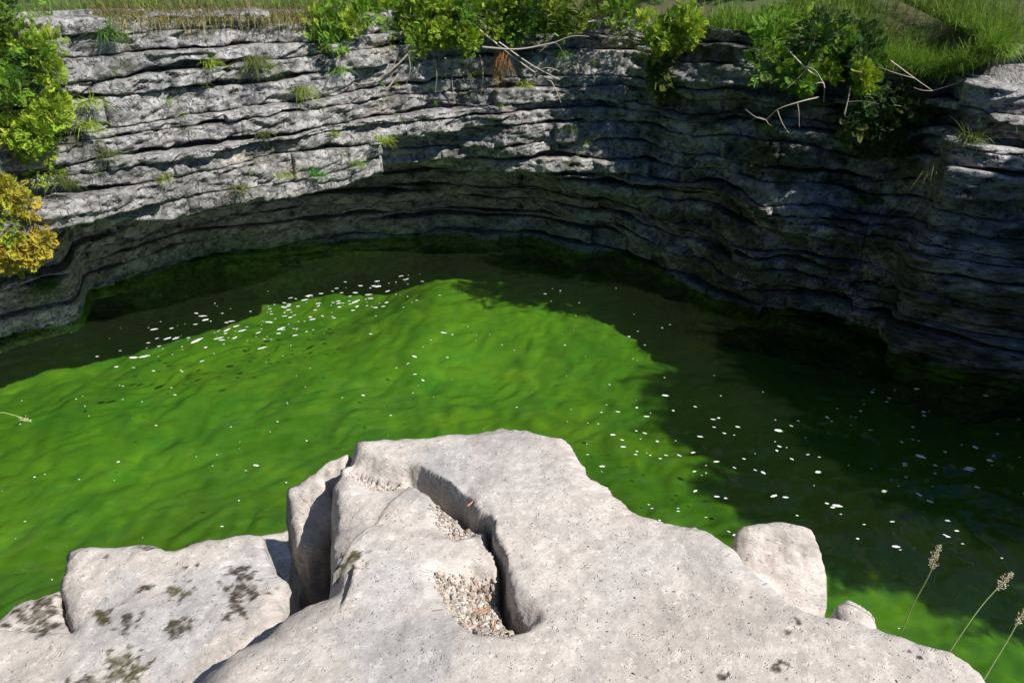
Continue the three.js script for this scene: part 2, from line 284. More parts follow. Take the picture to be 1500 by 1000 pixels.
{
  const x0 = -15.5, x1 = 11.5, z0 = -17.2, z1 = 0, st = 0.06, nx = Math.round((x1 - x0) / st), nz = Math.round((z1 - z0) / st), pos = [], col = [], idx = [];
  for (let j = 0; j <= nz; j++) for (let i = 0; i <= nx; i++) {
    const x = lerp(x0, x1, i / nx), z = lerp(z0, z1, j / nz), mx = x + 0.3 * N3(x * 1.3, 4, z * 1.3), mz = z + 0.3 * N3(x * 1.3, 14, z * 1.3);
    pos.push(x, -1.2 + 0.5 * sstep(-11, -13.5, z) * sstep(-3.2, -1.2, x) * sstep(3.5, 1.5, x) + 0.35 * fbm(x * 0.4, 3, z * 0.4, 2) + 0.10 * Math.abs(N3(mx * 1.3, 8, mz * 1.6)) + 0.07 * Math.abs(N3(mx * 2.7, 18, mz * 3.3)) + 0.03 * N3(mx * 6, 5, mz * 7), z);
    // algae in broad patches and clumps; pale winding strands are painted caustic light
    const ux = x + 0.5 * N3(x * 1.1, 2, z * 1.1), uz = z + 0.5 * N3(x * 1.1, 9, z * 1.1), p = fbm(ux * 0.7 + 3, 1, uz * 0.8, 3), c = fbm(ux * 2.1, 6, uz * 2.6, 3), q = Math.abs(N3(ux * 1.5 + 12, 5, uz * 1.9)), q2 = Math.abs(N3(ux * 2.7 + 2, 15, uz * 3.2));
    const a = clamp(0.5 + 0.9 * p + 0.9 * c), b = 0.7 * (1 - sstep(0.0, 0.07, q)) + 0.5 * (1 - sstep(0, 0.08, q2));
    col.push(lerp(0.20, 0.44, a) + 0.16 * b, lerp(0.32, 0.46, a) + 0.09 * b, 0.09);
    if (i && j) { const k = j * (nx + 1) + i; idx.push(k - nx - 2, k - 1, k - nx - 1, k - nx - 1, k - 1, k); }
  }
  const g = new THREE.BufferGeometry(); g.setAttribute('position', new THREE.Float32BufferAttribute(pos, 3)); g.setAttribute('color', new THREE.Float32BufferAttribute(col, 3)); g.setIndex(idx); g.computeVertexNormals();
  top(new THREE.Mesh(g, M.bed), 'pool_bed', 'algae covered bed of the pool with painted caustic light strands', 'ground', null, 'structure');
}

// ---------------------------------------------------------------- the pale rock ledge in front
const OUT = {
  main: [[-0.549, -2.297], [-0.457, -2.322], [-0.265, -2.331], [-0.037, -2.374], [0.073, -2.356], [0.193, -2.322], [0.221, -2.216], [0.258, -2.103], [0.337, -2.014], [0.41, -1.924], [0.469, -1.899], [0.559, -1.88], [0.628, -1.819], [0.668, -1.778], [0.685, -1.694], [0.714, -1.628], [0.751, -1.565], [0.803, -1.529], [0.86, -1.51], [0.929, -1.482], [1.014, -1.453], [1.107, -1.395], [1.143, -1.333], [1.15, -1.284], [1.22, -1.1], [1.6, -0.5], [-1.2, -0.5], [-0.9, -1.1], [-0.79, -1.3], [-0.726, -1.427], [-0.631, -1.527], [-0.572, -1.58], [-0.516, -1.625], [-0.517, -1.694], [-0.528, -1.807], [-0.543, -1.947], [-0.587, -2.059], [-0.574, -2.155], [-0.544, -2.201]],
  crack: [[-0.56, -2.175], [-0.537, -2.162], [-0.429, -2.125], [-0.336, -2.103], [-0.242, -2.049], [-0.127, -1.937], [-0.072, -1.852], [-0.043, -1.749], [-0.032, -1.641], [-0.015, -1.541], [0.026, -1.467], [0.049, -1.438]],
  gravelHigh: [[-0.539, -2.18], [-0.444, -2.165], [-0.37, -2.13], [-0.331, -2.11], [-0.434, -2.085], [-0.508, -2.12]],
  gravelMid: [[-0.237, -1.962], [-0.15, -1.99], [-0.09, -1.889], [-0.174, -1.822], [-0.219, -1.883]],
  gravelLow: [[-0.212, -1.665], [-0.116, -1.679], [-0.034, -1.639], [-0.009, -1.565], [0.045, -1.489], [-0.018, -1.458], [-0.089, -1.467], [-0.174, -1.541]],
  block: [[-0.759, -2.177], [-0.723, -2.187], [-0.636, -2.226], [-0.568, -2.272], [-0.584, -2.218], [-0.631, -2.177], [-0.61, -2.094], [-0.642, -2.033], [-0.684, -2.006], [-0.718, -2.044], [-0.747, -2.124]],
  shelf: [[-1.3, -0.85], [-1.7, -1.0], [-1.8, -1.5], [-1.557, -1.6], [-1.469, -1.637], [-1.267, -1.624], [-1.322, -1.714], [-1.373, -1.797], [-1.426, -1.946], [-1.366, -1.958], [-1.101, -1.955], [-1.001, -1.987], [-0.832, -2.017], [-0.794, -1.946], [-0.758, -1.869], [-0.688, -1.802], [-0.683, -1.741], [-0.66, -1.6], [-0.6, -0.9]],
  chip: [[-1.65, -1.55], [-1.51, -1.686], [-1.478, -1.739], [-1.385, -1.791], [-1.334, -1.726], [-1.27, -1.635], [-1.3, -1.55]],
  hollow: [[-1.181, -2.666], [-1.123, -2.724], [-0.981, -2.764], [-0.867, -2.666], [-0.659, -2.5], [-0.789, -2.19], [-0.973, -2.19]],
  knob: [[0.698, -1.901], [0.764, -1.919], [0.849, -1.919], [0.926, -1.886], [0.953, -1.833], [0.954, -1.778], [0.948, -1.762], [0.923, -1.743], [0.914, -1.70], [0.82, -1.60], [0.66, -1.70], [0.66, -1.80]],
  nub: [[0.883, -1.579], [0.932, -1.618], [0.96, -1.583], [0.978, -1.545], [0.95, -1.46], [0.87, -1.47]],
};
function polyDist(poly, x, z, open) { // signed: negative inside
  let d = 1e9, inside = false; const n = poly.length;
  for (let i = 0, j = open ? 0 : n - 1; i < n; j = i++) { const ax = poly[j][0], az = poly[j][1], bx = poly[i][0], bz = poly[i][1], ex = bx - ax, ez = bz - az, L = ex * ex + ez * ez || 1, t = clamp(((x - ax) * ex + (z - az) * ez) / L); d = Math.min(d, (x - ax - ex * t) ** 2 + (z - az - ez * t) ** 2); if (!open && (az > z) !== (bz > z) && x < (bx - ax) * (z - az) / (bz - az) + ax) inside = !inside; }
  d = Math.sqrt(d); return inside ? -d : d;
}
function crackSide(x, z) { const k = OUT.crack; let best = 1e9, side = 1, along = 0; for (let i = 1; i < k.length; i++) { const ax = k[i - 1][0], az = k[i - 1][1], ex = k[i][0] - ax, ez = k[i][1] - az, L = ex * ex + ez * ez, t = clamp(((x - ax) * ex + (z - az) * ez) / L), dx = x - ax - ex * t, dz = z - az - ez * t, d = dx * dx + dz * dz; if (d < best) { best = d; side = ex * dz - ez * dx; along = (i - 1 + t) / (k.length - 1); } } return [Math.sqrt(best) * (side > 0 ? 1 : -1), along]; }
// dark crust of moss and dirt seen on the stone: centre, radius, tone
const MOSS = [[-1.406, -1.70, 0.075, 0], [-1.36, -1.66, 0.05, 0], [-1.04, -1.466, 0.07, 1], [-1.184, -1.654, 0.035, 1], [-1.1, -1.763, 0.022, 0], [-0.995, -1.741, 0.045, 1], [-0.83, -1.82, 0.055, 0], [-0.80, -1.755, 0.06, 0], [-1.178, -1.93, 0.028, 0], [-1.282, -1.893, 0.02, 0], [-1.13, -1.423, 0.05, 0], [-0.803, -1.667, 0.04, 0], [-0.455, -1.705, 0.05, 1], [-1.004, -1.84, 0.025, 0], [-1.092, -1.624, 0.04, 0], [-0.951, -1.612, 0.04, 0], [0.638, -1.553, 0.008, 0], [0.691, -1.427, 0.014, 0], [0.537, -1.363, 0.012, 0], [0.637, -1.304, 0.022, 0], [0.979, -1.374, 0.012, 0], [0.995, -1.353, 0.009, 0], [0.736, -1.46, 0.012, 0], [0.502, -1.284, 0.014, 0]];
function stoneColor(x, y, z) {
  let t = 0.66 + 0.16 * fbm(x * 2.1, y * 2, z * 2.1, 3) + 0.12 * fbm(x * 9, y * 9, z * 9, 3); const cool = sstep(-0.05, 0.3, fbm(x * 2.4 + 20, y * 3, z * 2.4, 4)) * (x < -0.15 ? 1 : 0.45);
  let r = t * lerp(1.05, 0.86, cool), g = t * lerp(0.97, 0.85, cool), b = t * lerp(0.92, 0.87, cool);
  let m = 0, green = 0; for (const q of MOSS) { const d = Math.hypot(x - q[0], z - q[1]) / q[2]; if (d < 2) { const k = sstep(0.0, 0.22, 0.62 - d * 0.6 + 1.5 * fbm(x * 38, y * 20, z * 38 + q[0] * 9, 4) - 0.12); if (k > m) { m = k; green = q[3]; } } }
  const sp = sstep(0.45, 0.56, fbm(x * 16, y * 16 + 5, z * 16, 4)) * 0.4; m = Math.max(m, sp);
  const dk = green ? [0.10, 0.095, 0.035] : [0.075, 0.06, 0.042]; m *= 0.62 + 0.4 * sstep(-0.25, 0.1, fbm(x * 75, y * 60, z * 75, 2));
  return [lerp(r, dk[0], m), lerp(g, dk[1], m), lerp(b, dk[2], m)];
}
const LOW = 2.6;
function edgeDrop(d, r) { // d: signed distance to outline, negative inside; rounded shoulder, then a steep side
  if (d < -r) return 0; if (d < 0) { const t = 1 + d / r; return r * 0.75 * (1 - Math.sqrt(1 - t * t * 0.98)); } return r * 0.64 + d * 9;
}
const STONE = {
  main: { box: [-1.3, 1.7, -2.55, -0.35], st: 0.0066, f(x, z) {
    const jx = x + 0.018 * N3(x * 9, 1, z * 9), jz = z + 0.018 * N3(x * 9, 6, z * 9), d = polyDist(OUT.main, jx, jz), [k, al] = crackSide(jx, jz), B = k > 0 ? 1 : 0;
    let y = 4.0 + 0.022 * fbm(x * 1.7, 0, z * 1.7, 3) + 0.012 * fbm(x * 5, 3, z * 5, 3) + 0.003 * fbm(x * 22, 3, z * 22, 2);
    y += 0.03 * sstep(-1.5, -1.1, z);
    const ak = Math.abs(k);
    if (al > 0.001 && al < 0.999) {
      const fade = sstep(0, 0.05, al) * sstep(1, 0.93, al) * sstep(-1.40, -1.56, z) * sstep(-0.62, -0.46, x), deep = sstep(0.22, 0.36, al);
      if (k > 0) { y -= fade * lerp(0.07, 0.04, deep) * Math.exp(-Math.max(0, ak - 0.03) * 6); y -= fade * deep * 0.10 * sstep(0.018, 0.004, ak); if (ak < 0.1 && al > 0.3 && al < 0.5) y -= 0.07 * sstep(0.05, 0.02, ak) * sstep(0.3, 0.36, al) * sstep(0.5, 0.44, al); }
      else y -= fade * (deep * 0.11 + 0.05) * sstep(lerp(0.07, 0.018, deep), 0.0, ak) ** 1.5;
    }
    const gl = polyDist(OUT.gravelLow, x, z), gm = polyDist(OUT.gravelMid, x, z), gh = polyDist(OUT.gravelHigh, x, z);
    y -= 0.055 * sstep(0.05, -0.03, gl) + 0.02 * sstep(0.04, -0.02, gm) + 0.012 * sstep(0.03, -0.02, gh);
    y -= 0.015 * sstep(0.06, 0, Math.abs(polyDist([[-0.5, -1.9], [-0.3, -1.85], [-0.12, -1.86]], x, z, true)));
    const r = z < -2.15 ? 0.07 : 0.10; return y - edgeDrop(d, x < -0.45 && z > -1.68 ? 0.16 : r);
  } },
  block: { box: [-0.86, -0.5, -2.4, -1.9], st: 0.0055, f(x, z) { const jx = x + 0.02 * N3(x * 14, 2, z * 14), jz = z + 0.02 * N3(x * 14, 4, z * 14), d = polyDist(OUT.block, jx, jz); const y = 3.965 - 0.08 * sstep(-2.26, -2.16, z) - 1.05 * Math.max(0, z + 2.17) + 0.015 * fbm(x * 9, 1, z * 9, 3); return y - edgeDrop(d, 0.035); } },
  shelf: { box: [-1.9, -0.55, -2.15, -0.75], st: 0.0068, f(x, z) { const jx = x + 0.02 * N3(x * 9, 3, z * 9), jz = z + 0.02 * N3(x * 9, 8, z * 9), d = polyDist(OUT.shelf, jx, jz); return 3.82 + 0.035 * fbm(x * 2.3, 1, z * 2.3, 3) + 0.018 * fbm(x * 7, 1, z * 7, 3) + 0.003 * fbm(x * 25, 1, z * 25, 2) - edgeDrop(d, 0.05); } },
  chip: { box: [-1.75, -1.2, -1.9, -1.5], st: 0.007, f(x, z) { const d = polyDist(OUT.chip, x + 0.02 * N3(x * 9, 3, z * 9), z + 0.02 * N3(x * 9, 8, z * 9)); return 3.79 + 0.03 * fbm(x * 5, 1, z * 5, 3) - edgeDrop(d, 0.05); } },
  hollow: { box: [-1.35, -0.45, -2.95, -1.7], st: 0.012, f(x, z) { const d = polyDist(OUT.hollow, x + 0.02 * N3(x * 9, 3, z * 9), z + 0.02 * N3(x * 9, 8, z * 9)); return 3.2 + 0.05 * fbm(x * 6, 1, z * 6, 3) - edgeDrop(d, 0.04); } },
  knob: { box: [0.55, 1.05, -2.05, -1.5], st: 0.0055, f(x, z) { const d = polyDist(OUT.knob, x + 0.012 * N3(x * 14, 3, z * 14), z + 0.012 * N3(x * 14, 8, z * 14)); let y = 3.965 - 0.1 * sstep(-1.88, -1.78, z) - 0.9 * Math.max(0, z + 1.79) * sstep(0.70, 0.80, x) + 0.02 * fbm(x * 6, 1, z * 6, 3); return y - edgeDrop(d, 0.055); } },
  nub: { box: [0.82, 1.03, -1.7, -1.42], st: 0.006, f(x, z) { const d = polyDist(OUT.nub, x, z); return 3.95 + 0.01 * fbm(x * 9, 1, z * 9, 3) - edgeDrop(d, 0.04); } },
};
function stoneGeometry({ box: [x0, x1, z0, z1], st, f }) {
  const nx = Math.round((x1 - x0) / st), nz = Math.round((z1 - z0) / st), pos = [], col = [], uv = [], idx = [], ok = [];
  for (let j = 0; j <= nz; j++) for (let i = 0; i <= nx; i++) {
    const x = lerp(x0, x1, i / nx), z = lerp(z0, z1, j / nz), h = f(x, z), y = Math.max(LOW, h); ok.push(h > LOW - 0.4);
    pos.push(x + (y < 3.6 ? 0.03 * N3(x * 6, y * 6, z * 6) : 0), y, z); col.push(...stoneColor(x, y, z)); uv.push((x + y * 0.9) / 0.62, (z - y * 0.9) / 0.62);
    if (i && j) { const k = j * (nx + 1) + i, a = k - nx - 2, b = k - nx - 1, c = k - 1; if (ok[a] || ok[b] || ok[c] || ok[k]) idx.push(a, c, b, b, c, k); }
  }
  const g = new THREE.BufferGeometry(); g.setAttribute('position', new THREE.Float32BufferAttribute(pos, 3)); g.setAttribute('color', new THREE.Float32BufferAttribute(col, 3)); g.setAttribute('uv', new THREE.Float32BufferAttribute(uv, 2)); g.setIndex(idx); g.computeVertexNormals();
  const P = g.attributes.position, Nn = g.attributes.normal; // weathered relief in all three directions
  for (let k = 0; k < P.count; k++) { const x = P.getX(k), y = P.getY(k), z = P.getZ(k), steep = 1 - sstep(0.5, 0.9, Nn.getY(k)), d = steep * (0.03 * fbm(x * 7, y * 7, z * 7, 4) + 0.008 * ridge(x * 25, y * 25, z * 25, 2)) + 0.0035 * ridge(x * 14, y * 14, z * 14, 3) * sstep(-0.1, 0.2, fbm(x * 3, 2, z * 3, 2)); P.setXYZ(k, x + Nn.getX(k) * d, y + Nn.getY(k) * d, z + Nn.getZ(k) * d); }
  g.computeVertexNormals(); return g;
}
const ledge = top(new THREE.Group(), 'rock_ledge_front', 'pale smooth limestone ledge jutting over the pool at the photo bottom', 'rock ledge');
const PARTS = { main: ['main_slab', null], block: ['split_block', 'grey upright block split off the left edge'], shelf: ['lower_shelf', 'lower slab with dark moss spots'], chip: ['corner_block', 'small corner block with black moss'], hollow: ['sunken_block', 'dark sunken rock in shadow'], knob: ['knob', 'rounded knob at the right edge'], nub: ['small_knob', null] };
for (const k in STONE) part(ledge, PARTS[k][0], stoneGeometry(STONE[k]), M.near, PARTS[k][1]);

// ---------------------------------------------------------------- plants
function cliffPoint(x, y, out = 0.05) { const s = sOfX(x), q = planAt(s), o = proud(q[0], y) + out; return V(q[0] + q[2] * o, y, q[1] + q[3] * o); }
function cliffNormal(x) { const q = planAt(sOfX(x)); return V(q[2], 0, q[3]).normalize(); }
// a flat feathery conifer spray, 1 long, in x (side) and y (along)
const SPRAY = (() => { const p = [], i = [], t = []; const leaf = (x, y, a, l, w, z) => { const c = Math.cos(a), s = Math.sin(a), b = p.length / 3; const q = [[0, 0], [l * 0.45, w], [l, 0], [l * 0.45, -w]]; for (const [u, v] of q) { p.push(x + u * c - v * s, y + u * s + v * c, z + 0.16 * u * u); t.push(0.82 + 0.36 * u / l); } i.push(b, b + 1, b + 2, b, b + 2, b + 3); };
  for (let k = 0; k < 7; k++) { const y = k / 7, l = 0.5 * (1 - y * 0.62) * (k === 0 ? 0.7 : 1); for (const sd of [-1, 1]) { const a = Math.PI / 2 - sd * 0.85; leaf(0, y, a, l, 0.04, -0.2 * y * y); leaf(Math.cos(a) * l * 0.4, y + Math.sin(a) * l * 0.4, a + sd * 0.6, l * 0.5, 0.034, -0.2 * y * y); leaf(Math.cos(a) * l * 0.55, y + Math.sin(a) * l * 0.55, a - sd * 0.6, l * 0.4, 0.034, -0.2 * y * y); } }
  leaf(0, 0.5, Math.PI / 2, 0.55, 0.05, -0.1); return { p, i, t }; })();
const SPRIG = (() => { const p = [], i = [], t = []; const leaf = (x, y, a, l, w, z) => { const c = Math.cos(a), s = Math.sin(a), b = p.length / 3; for (const [u, v] of [[0, 0], [l * 0.5, w], [l, 0], [l * 0.5, -w]]) { p.push(x + u * c - v * s, y + u * s + v * c, z + 0.16 * u * u); t.push(0.82 + 0.36 * u / l); } i.push(b, b + 1, b + 2, b, b + 2, b + 3); };
  for (let k = 0; k < 4; k++) { const y = k / 4.5, l = 0.55 * (1 - y * 0.6); for (const sd of [-1, 1]) { const a = Math.PI / 2 - sd * 0.9; leaf(0, y, a, l, 0.07, -0.2 * y * y); leaf(Math.cos(a) * l * 0.45, y + Math.sin(a) * l * 0.45, a + sd * 0.6, l * 0.5, 0.055, -0.2 * y * y); } }
  leaf(0, 0.5, Math.PI / 2, 0.5, 0.07, -0.1); return { p, i, t }; })();
// a broad small leaf spray
const LEAFY = (() => { const p = [], i = [], t = []; seed(5); for (let k = 0; k < 9; k++) { const a = rr(0, 6.28), y = rr(0.15, 1), l = rr(0.22, 0.36), w = l * 0.28, cx = Math.cos(a), cz = Math.sin(a), b = p.length / 3, up = rr(-0.3, 0.5); for (const [u, v] of [[0.02, 0], [l * 0.5, w], [l, 0], [l * 0.5, -w]]) { p.push(u * cx - v * cz, y + u * up, u * cz + v * cx); t.push(0.85 + 0.3 * rnd()); } i.push(b, b + 1, b + 2, b, b + 2, b + 3); } return { p, i, t }; })();
const mat4 = new THREE.Matrix4(), quat = new THREE.Quaternion(), UPY = V(0, 1, 0);
function addSpray(soup, base, at, dir, size, col) { quat.setFromUnitVectors(UPY, dir.clone().normalize()); const roll = new THREE.Quaternion().setFromAxisAngle(UPY, rnd() * 6.283); quat.multiply(roll); mat4.compose(at, quat, V(size, size, size)); soup.shape(base, mat4, col); }
const vary = (c, k = 0.25) => { const m = 1 + k * (rnd() * 2 - 1), h = 1 + 0.18 * (rnd() * 2 - 1); return [c[0] * m * h, c[1] * m, c[2] * m]; };
// clumps: [dx, dy, dz, radius, number, colour]
function bush(name, label, category, group, at, clumps, o = {}) {
  const g = top(new THREE.Group(), name, label, category, group); g.position.copy(at);
  const soup = new Soup();
  for (const [dx, dy, dz, r, n, c] of clumps) for (let k = 0; k < n; k++) {
    const d = V(gauss(), gauss(), gauss()).normalize(), rad = r * Math.cbrt(rnd()) , p = V(dx, dy, dz).addScaledVector(d, rad); p.y -= 0.1 * r;
    const dir = d.clone().multiplyScalar(0.9).add(V(gauss() * 0.35, (o.up ?? 0.35) + gauss() * 0.3, gauss() * 0.35 + (o.fwd ?? 0.25)));
    addSpray(soup, o.leafy ? LEAFY : SPRIG, p, dir, 0.86 * (o.size ?? 0.15) * rr(0.7, 1.35), vary(c));
  }
  part(g, 'foliage', soup.build(), M.leaf);
  if (o.stems !== 0) clumps.forEach(([dx, dy, dz], k) => { if (k % (o.every ?? 1) === 0) part(g, 'branch', tube([V(0, 0, 0), V(dx * 0.4 + gauss() * 0.05, dy * 0.3 + gauss() * 0.05, dz * 0.45), V(dx * 0.8, dy * 0.75 + gauss() * 0.04, dz * 0.8), V(dx, dy, dz)], o.stem ?? 0.022, 0.005), M.bark); });
  return g;
}
function clumpField(n, w, h, d, r, num, cols, droop = 0) { const out = []; for (let k = 0; k < n; k++) { const x = rr(-w, w), y = rr(-h, h); out.push([x, y - droop * rnd(), rr(-d, d), r * rr(0.7, 1.3), Math.round(num * 1.7 * rr(0.7, 1.3)), cols[Math.floor(rnd() * cols.length)]]); } return out; }
function blade(soup, at, dir, len, w, droop, col, seg = 4) { const pts = [], ws = [], d = dir.clone().normalize(); for (let k = 0; k <= seg; k++) { const t = k / seg; pts.push(at.clone().addScaledVector(d, len * t).add(V(0, -droop * len * t * t, 0))); ws.push(w * (1 - t * 0.92)); } const side = V(d.z, 0, -d.x); if (side.lengthSq() < 0.01) side.set(1, 0, 0); side.normalize(); const a = rnd() * 6.28; side.set(side.x + Math.cos(a) * 0.8, 0, side.z + Math.sin(a) * 0.8).normalize(); soup.strip(pts, side, ws, [col]); }
function tuft(label, group, at, n, len, o = {}) {
  const soup = new Soup(), nr = o.normal || V(0, 0, 1), c = o.color || [0.16, 0.30, 0.04];
  for (let k = 0; k < n; k++) { const a = V(gauss() * (o.w ?? 0.06), gauss() * 0.02, gauss() * 0.03), d = V(gauss() * 0.5 + nr.x * 0.6, rr(0.3, 1.1) * (o.up ?? 1), gauss() * 0.4 + nr.z * 0.6); blade(soup, a, d, len * rr(0.5, 1.2), o.bw ?? 0.011, o.droop ?? rr(0.2, 0.8), vary(c, 0.35)); }
  const m = top(new THREE.Mesh(soup.build(), M.grass), o.name || 'grass_tuft', label, o.category || 'grass tuft', group); m.position.copy(at); return m;
}
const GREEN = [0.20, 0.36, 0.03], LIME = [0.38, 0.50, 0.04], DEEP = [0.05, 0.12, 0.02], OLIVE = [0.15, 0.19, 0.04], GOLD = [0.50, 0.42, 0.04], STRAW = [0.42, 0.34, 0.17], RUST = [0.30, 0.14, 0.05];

seed(301);
bush('cedar_bush', 'bright lime green cedar hanging over the cliff at top left corner', 'cedar bush', null, V(-5.95, 4.05, -9.55), [...clumpField(40, 0.6, 0.75, 0.25, 0.18, 80, [LIME, LIME, GREEN], 0.3), ...clumpField(9, 0.5, 0.2, 0.25, 0.25, 60, [GREEN, DEEP], -0.75), ...clumpField(6, 0.2, 0.4, 0.15, 0.16, 40, [LIME], 0.9)], { size: 0.105, fwd: 0.5, every: 2 });
bush('cedar_bush', 'golden yellow cedar branch at left frame edge above the dark rock', 'cedar bush', null, V(-6.15, 2.5, -9.1), clumpField(20, 0.36, 0.5, 0.14, 0.15, 45, [GOLD, GOLD, LIME], 0.25), { size: 0.13, fwd: 0.5, up: -0.1, every: 3 });
bush('cedar_bush', 'wide green shrub overhanging the sunlit cliff top at centre', 'cedar bush', null, V(-1.0, 4.32, -13.2), [...clumpField(56, 1.4, 0.3, 0.3, 0.19, 90, [LIME, LIME, GREEN, GREEN, DEEP]), ...clumpField(18, 0.9, 0.15, 0.12, 0.16, 60, [LIME, LIME, GREEN], 0.55).map((q) => [q[0], q[1], q[2] + 0.35, q[3], q[4], q[5]])], { size: 0.09, fwd: 0.45, every: 3 });
bush('cedar_bush', 'small green shrub on the cliff top beside dry grass', 'cedar bush', null, V(-2.45, 4.3, -12.3), clumpField(9, 0.35, 0.25, 0.2, 0.2, 50, [LIME, GREEN], 0.2), { size: 0.13, fwd: 0.45, every: 3 });
bush('cedar_bush', 'yellow green shrub on the cliff top over the shaded corner', 'cedar bush', null, V(1.0, 4.3, -13.4), clumpField(18, 0.8, 0.18, 0.25, 0.2, 55, [OLIVE, LIME, GREEN], 0.1), { size: 0.13, fwd: 0.4, every: 3 });
bush('cedar_bush', 'yellow green shrub between the sunlit and the shaded cliff', 'cedar bush', null, V(2.45, 4.3, -12.9), clumpField(15, 0.4, 0.28, 0.2, 0.17, 50, [LIME, LIME, GREEN], 0.2), { size: 0.12, fwd: 0.4, every: 3 });
bush('hanging_plant', 'dark mossy plant trailing down the shaded cliff corner', 'plant', null, V(2.55, 3.5, -13.15), clumpField(10, 0.3, 0.45, 0.1, 0.16, 40, [OLIVE, DEEP], 0.2), { size: 0.12, up: -0.3, every: 4 });
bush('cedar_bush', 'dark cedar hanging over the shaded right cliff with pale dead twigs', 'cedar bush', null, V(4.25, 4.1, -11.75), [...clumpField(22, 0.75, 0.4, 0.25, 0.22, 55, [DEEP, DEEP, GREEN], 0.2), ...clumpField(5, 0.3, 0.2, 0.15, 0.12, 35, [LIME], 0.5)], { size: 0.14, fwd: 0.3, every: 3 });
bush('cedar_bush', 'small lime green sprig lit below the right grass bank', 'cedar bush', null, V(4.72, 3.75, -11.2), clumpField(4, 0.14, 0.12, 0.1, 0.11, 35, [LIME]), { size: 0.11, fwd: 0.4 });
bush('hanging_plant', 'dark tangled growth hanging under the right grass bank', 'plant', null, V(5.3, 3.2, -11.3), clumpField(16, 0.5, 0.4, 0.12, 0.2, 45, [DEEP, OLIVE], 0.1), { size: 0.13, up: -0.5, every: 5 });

// tall grass on the banks (uncountable)
function meadow(name, label, spots, n, len, cols, o = {}) { const soup = new Soup(); for (let k = 0; k < n; k++) { const [x0, x1, b0, b1, y] = spots[Math.floor(rnd() * spots.length)], x = rr(x0, x1), q = planAt(sOfX(x)), b = rr(b0, b1), at = V(q[0] - q[2] * b, topHeight(x) - 0.12 + 0.22 * clamp(b - 0.36, 0, 4), q[1] - q[3] * b); blade(soup, at, V(gauss() * 0.35, 1, gauss() * 0.3 + (o.fwd ?? 0.15)), len * rr(0.5, 1.25), o.bw ?? 0.012, rr(0.1, o.droop ?? 0.7), vary(cols[Math.floor(rnd() * cols.length)], 0.3), 5); } return top(new THREE.Mesh(soup.build(), M.grass), name, label, 'grass', null, 'stuff'); }
seed(401);
meadow('grass_bank', 'tall bright green grass on the bank above the right cliff', [[4.7, 6.2, 0.15, 0.8], [4.7, 7.0, 0.4, 1.6], [4.75, 5.95, -0.1, 0.25], [4.75, 5.95, -0.1, 0.25], [5.9, 6.3, 0.1, 0.5]], 11000, 0.5, [[0.22, 0.36, 0.03], [0.30, 0.42, 0.05], [0.14, 0.28, 0.03]], { droop: 0.9, fwd: 0.3 });
meadow('grass_bank', 'tall green grass strip on the cliff top beside the dark cedar', [[2.8, 3.8, 0.1, 0.8]], 1100, 0.4, [[0.16, 0.32, 0.03], [0.24, 0.38, 0.04]], { droop: 0.5 });
meadow('dry_grass', 'dry straw coloured grass drooping over the sunlit cliff top', [[-5.0, -2.5, 0.0, 0.8]], 3200, 0.38, [STRAW, [0.34, 0.30, 0.10], [0.24, 0.26, 0.07]], { droop: 1.5, fwd: 0.6 });
meadow('grass_bank', 'short green turf behind the shrubs on the far cliff top', [[-2.6, 2.8, 0.2, 2.6], [-8.5, -5.0, 0.2, 2.0], [3.5, 7.5, 1.0, 3.0], [-5, -2.5, 0.6, 2.0], [6, 8.5, 0.3, 2.5]], 7000, 0.36, [GREEN, OLIVE], { droop: 0.8 });

meadow('grass_bank', 'grass on the slope behind the right bank', [[3.4, 7.6, 0.9, 4.2]], 6500, 0.5, [[0.20, 0.33, 0.03], [0.27, 0.38, 0.06], OLIVE], { droop: 0.8 });
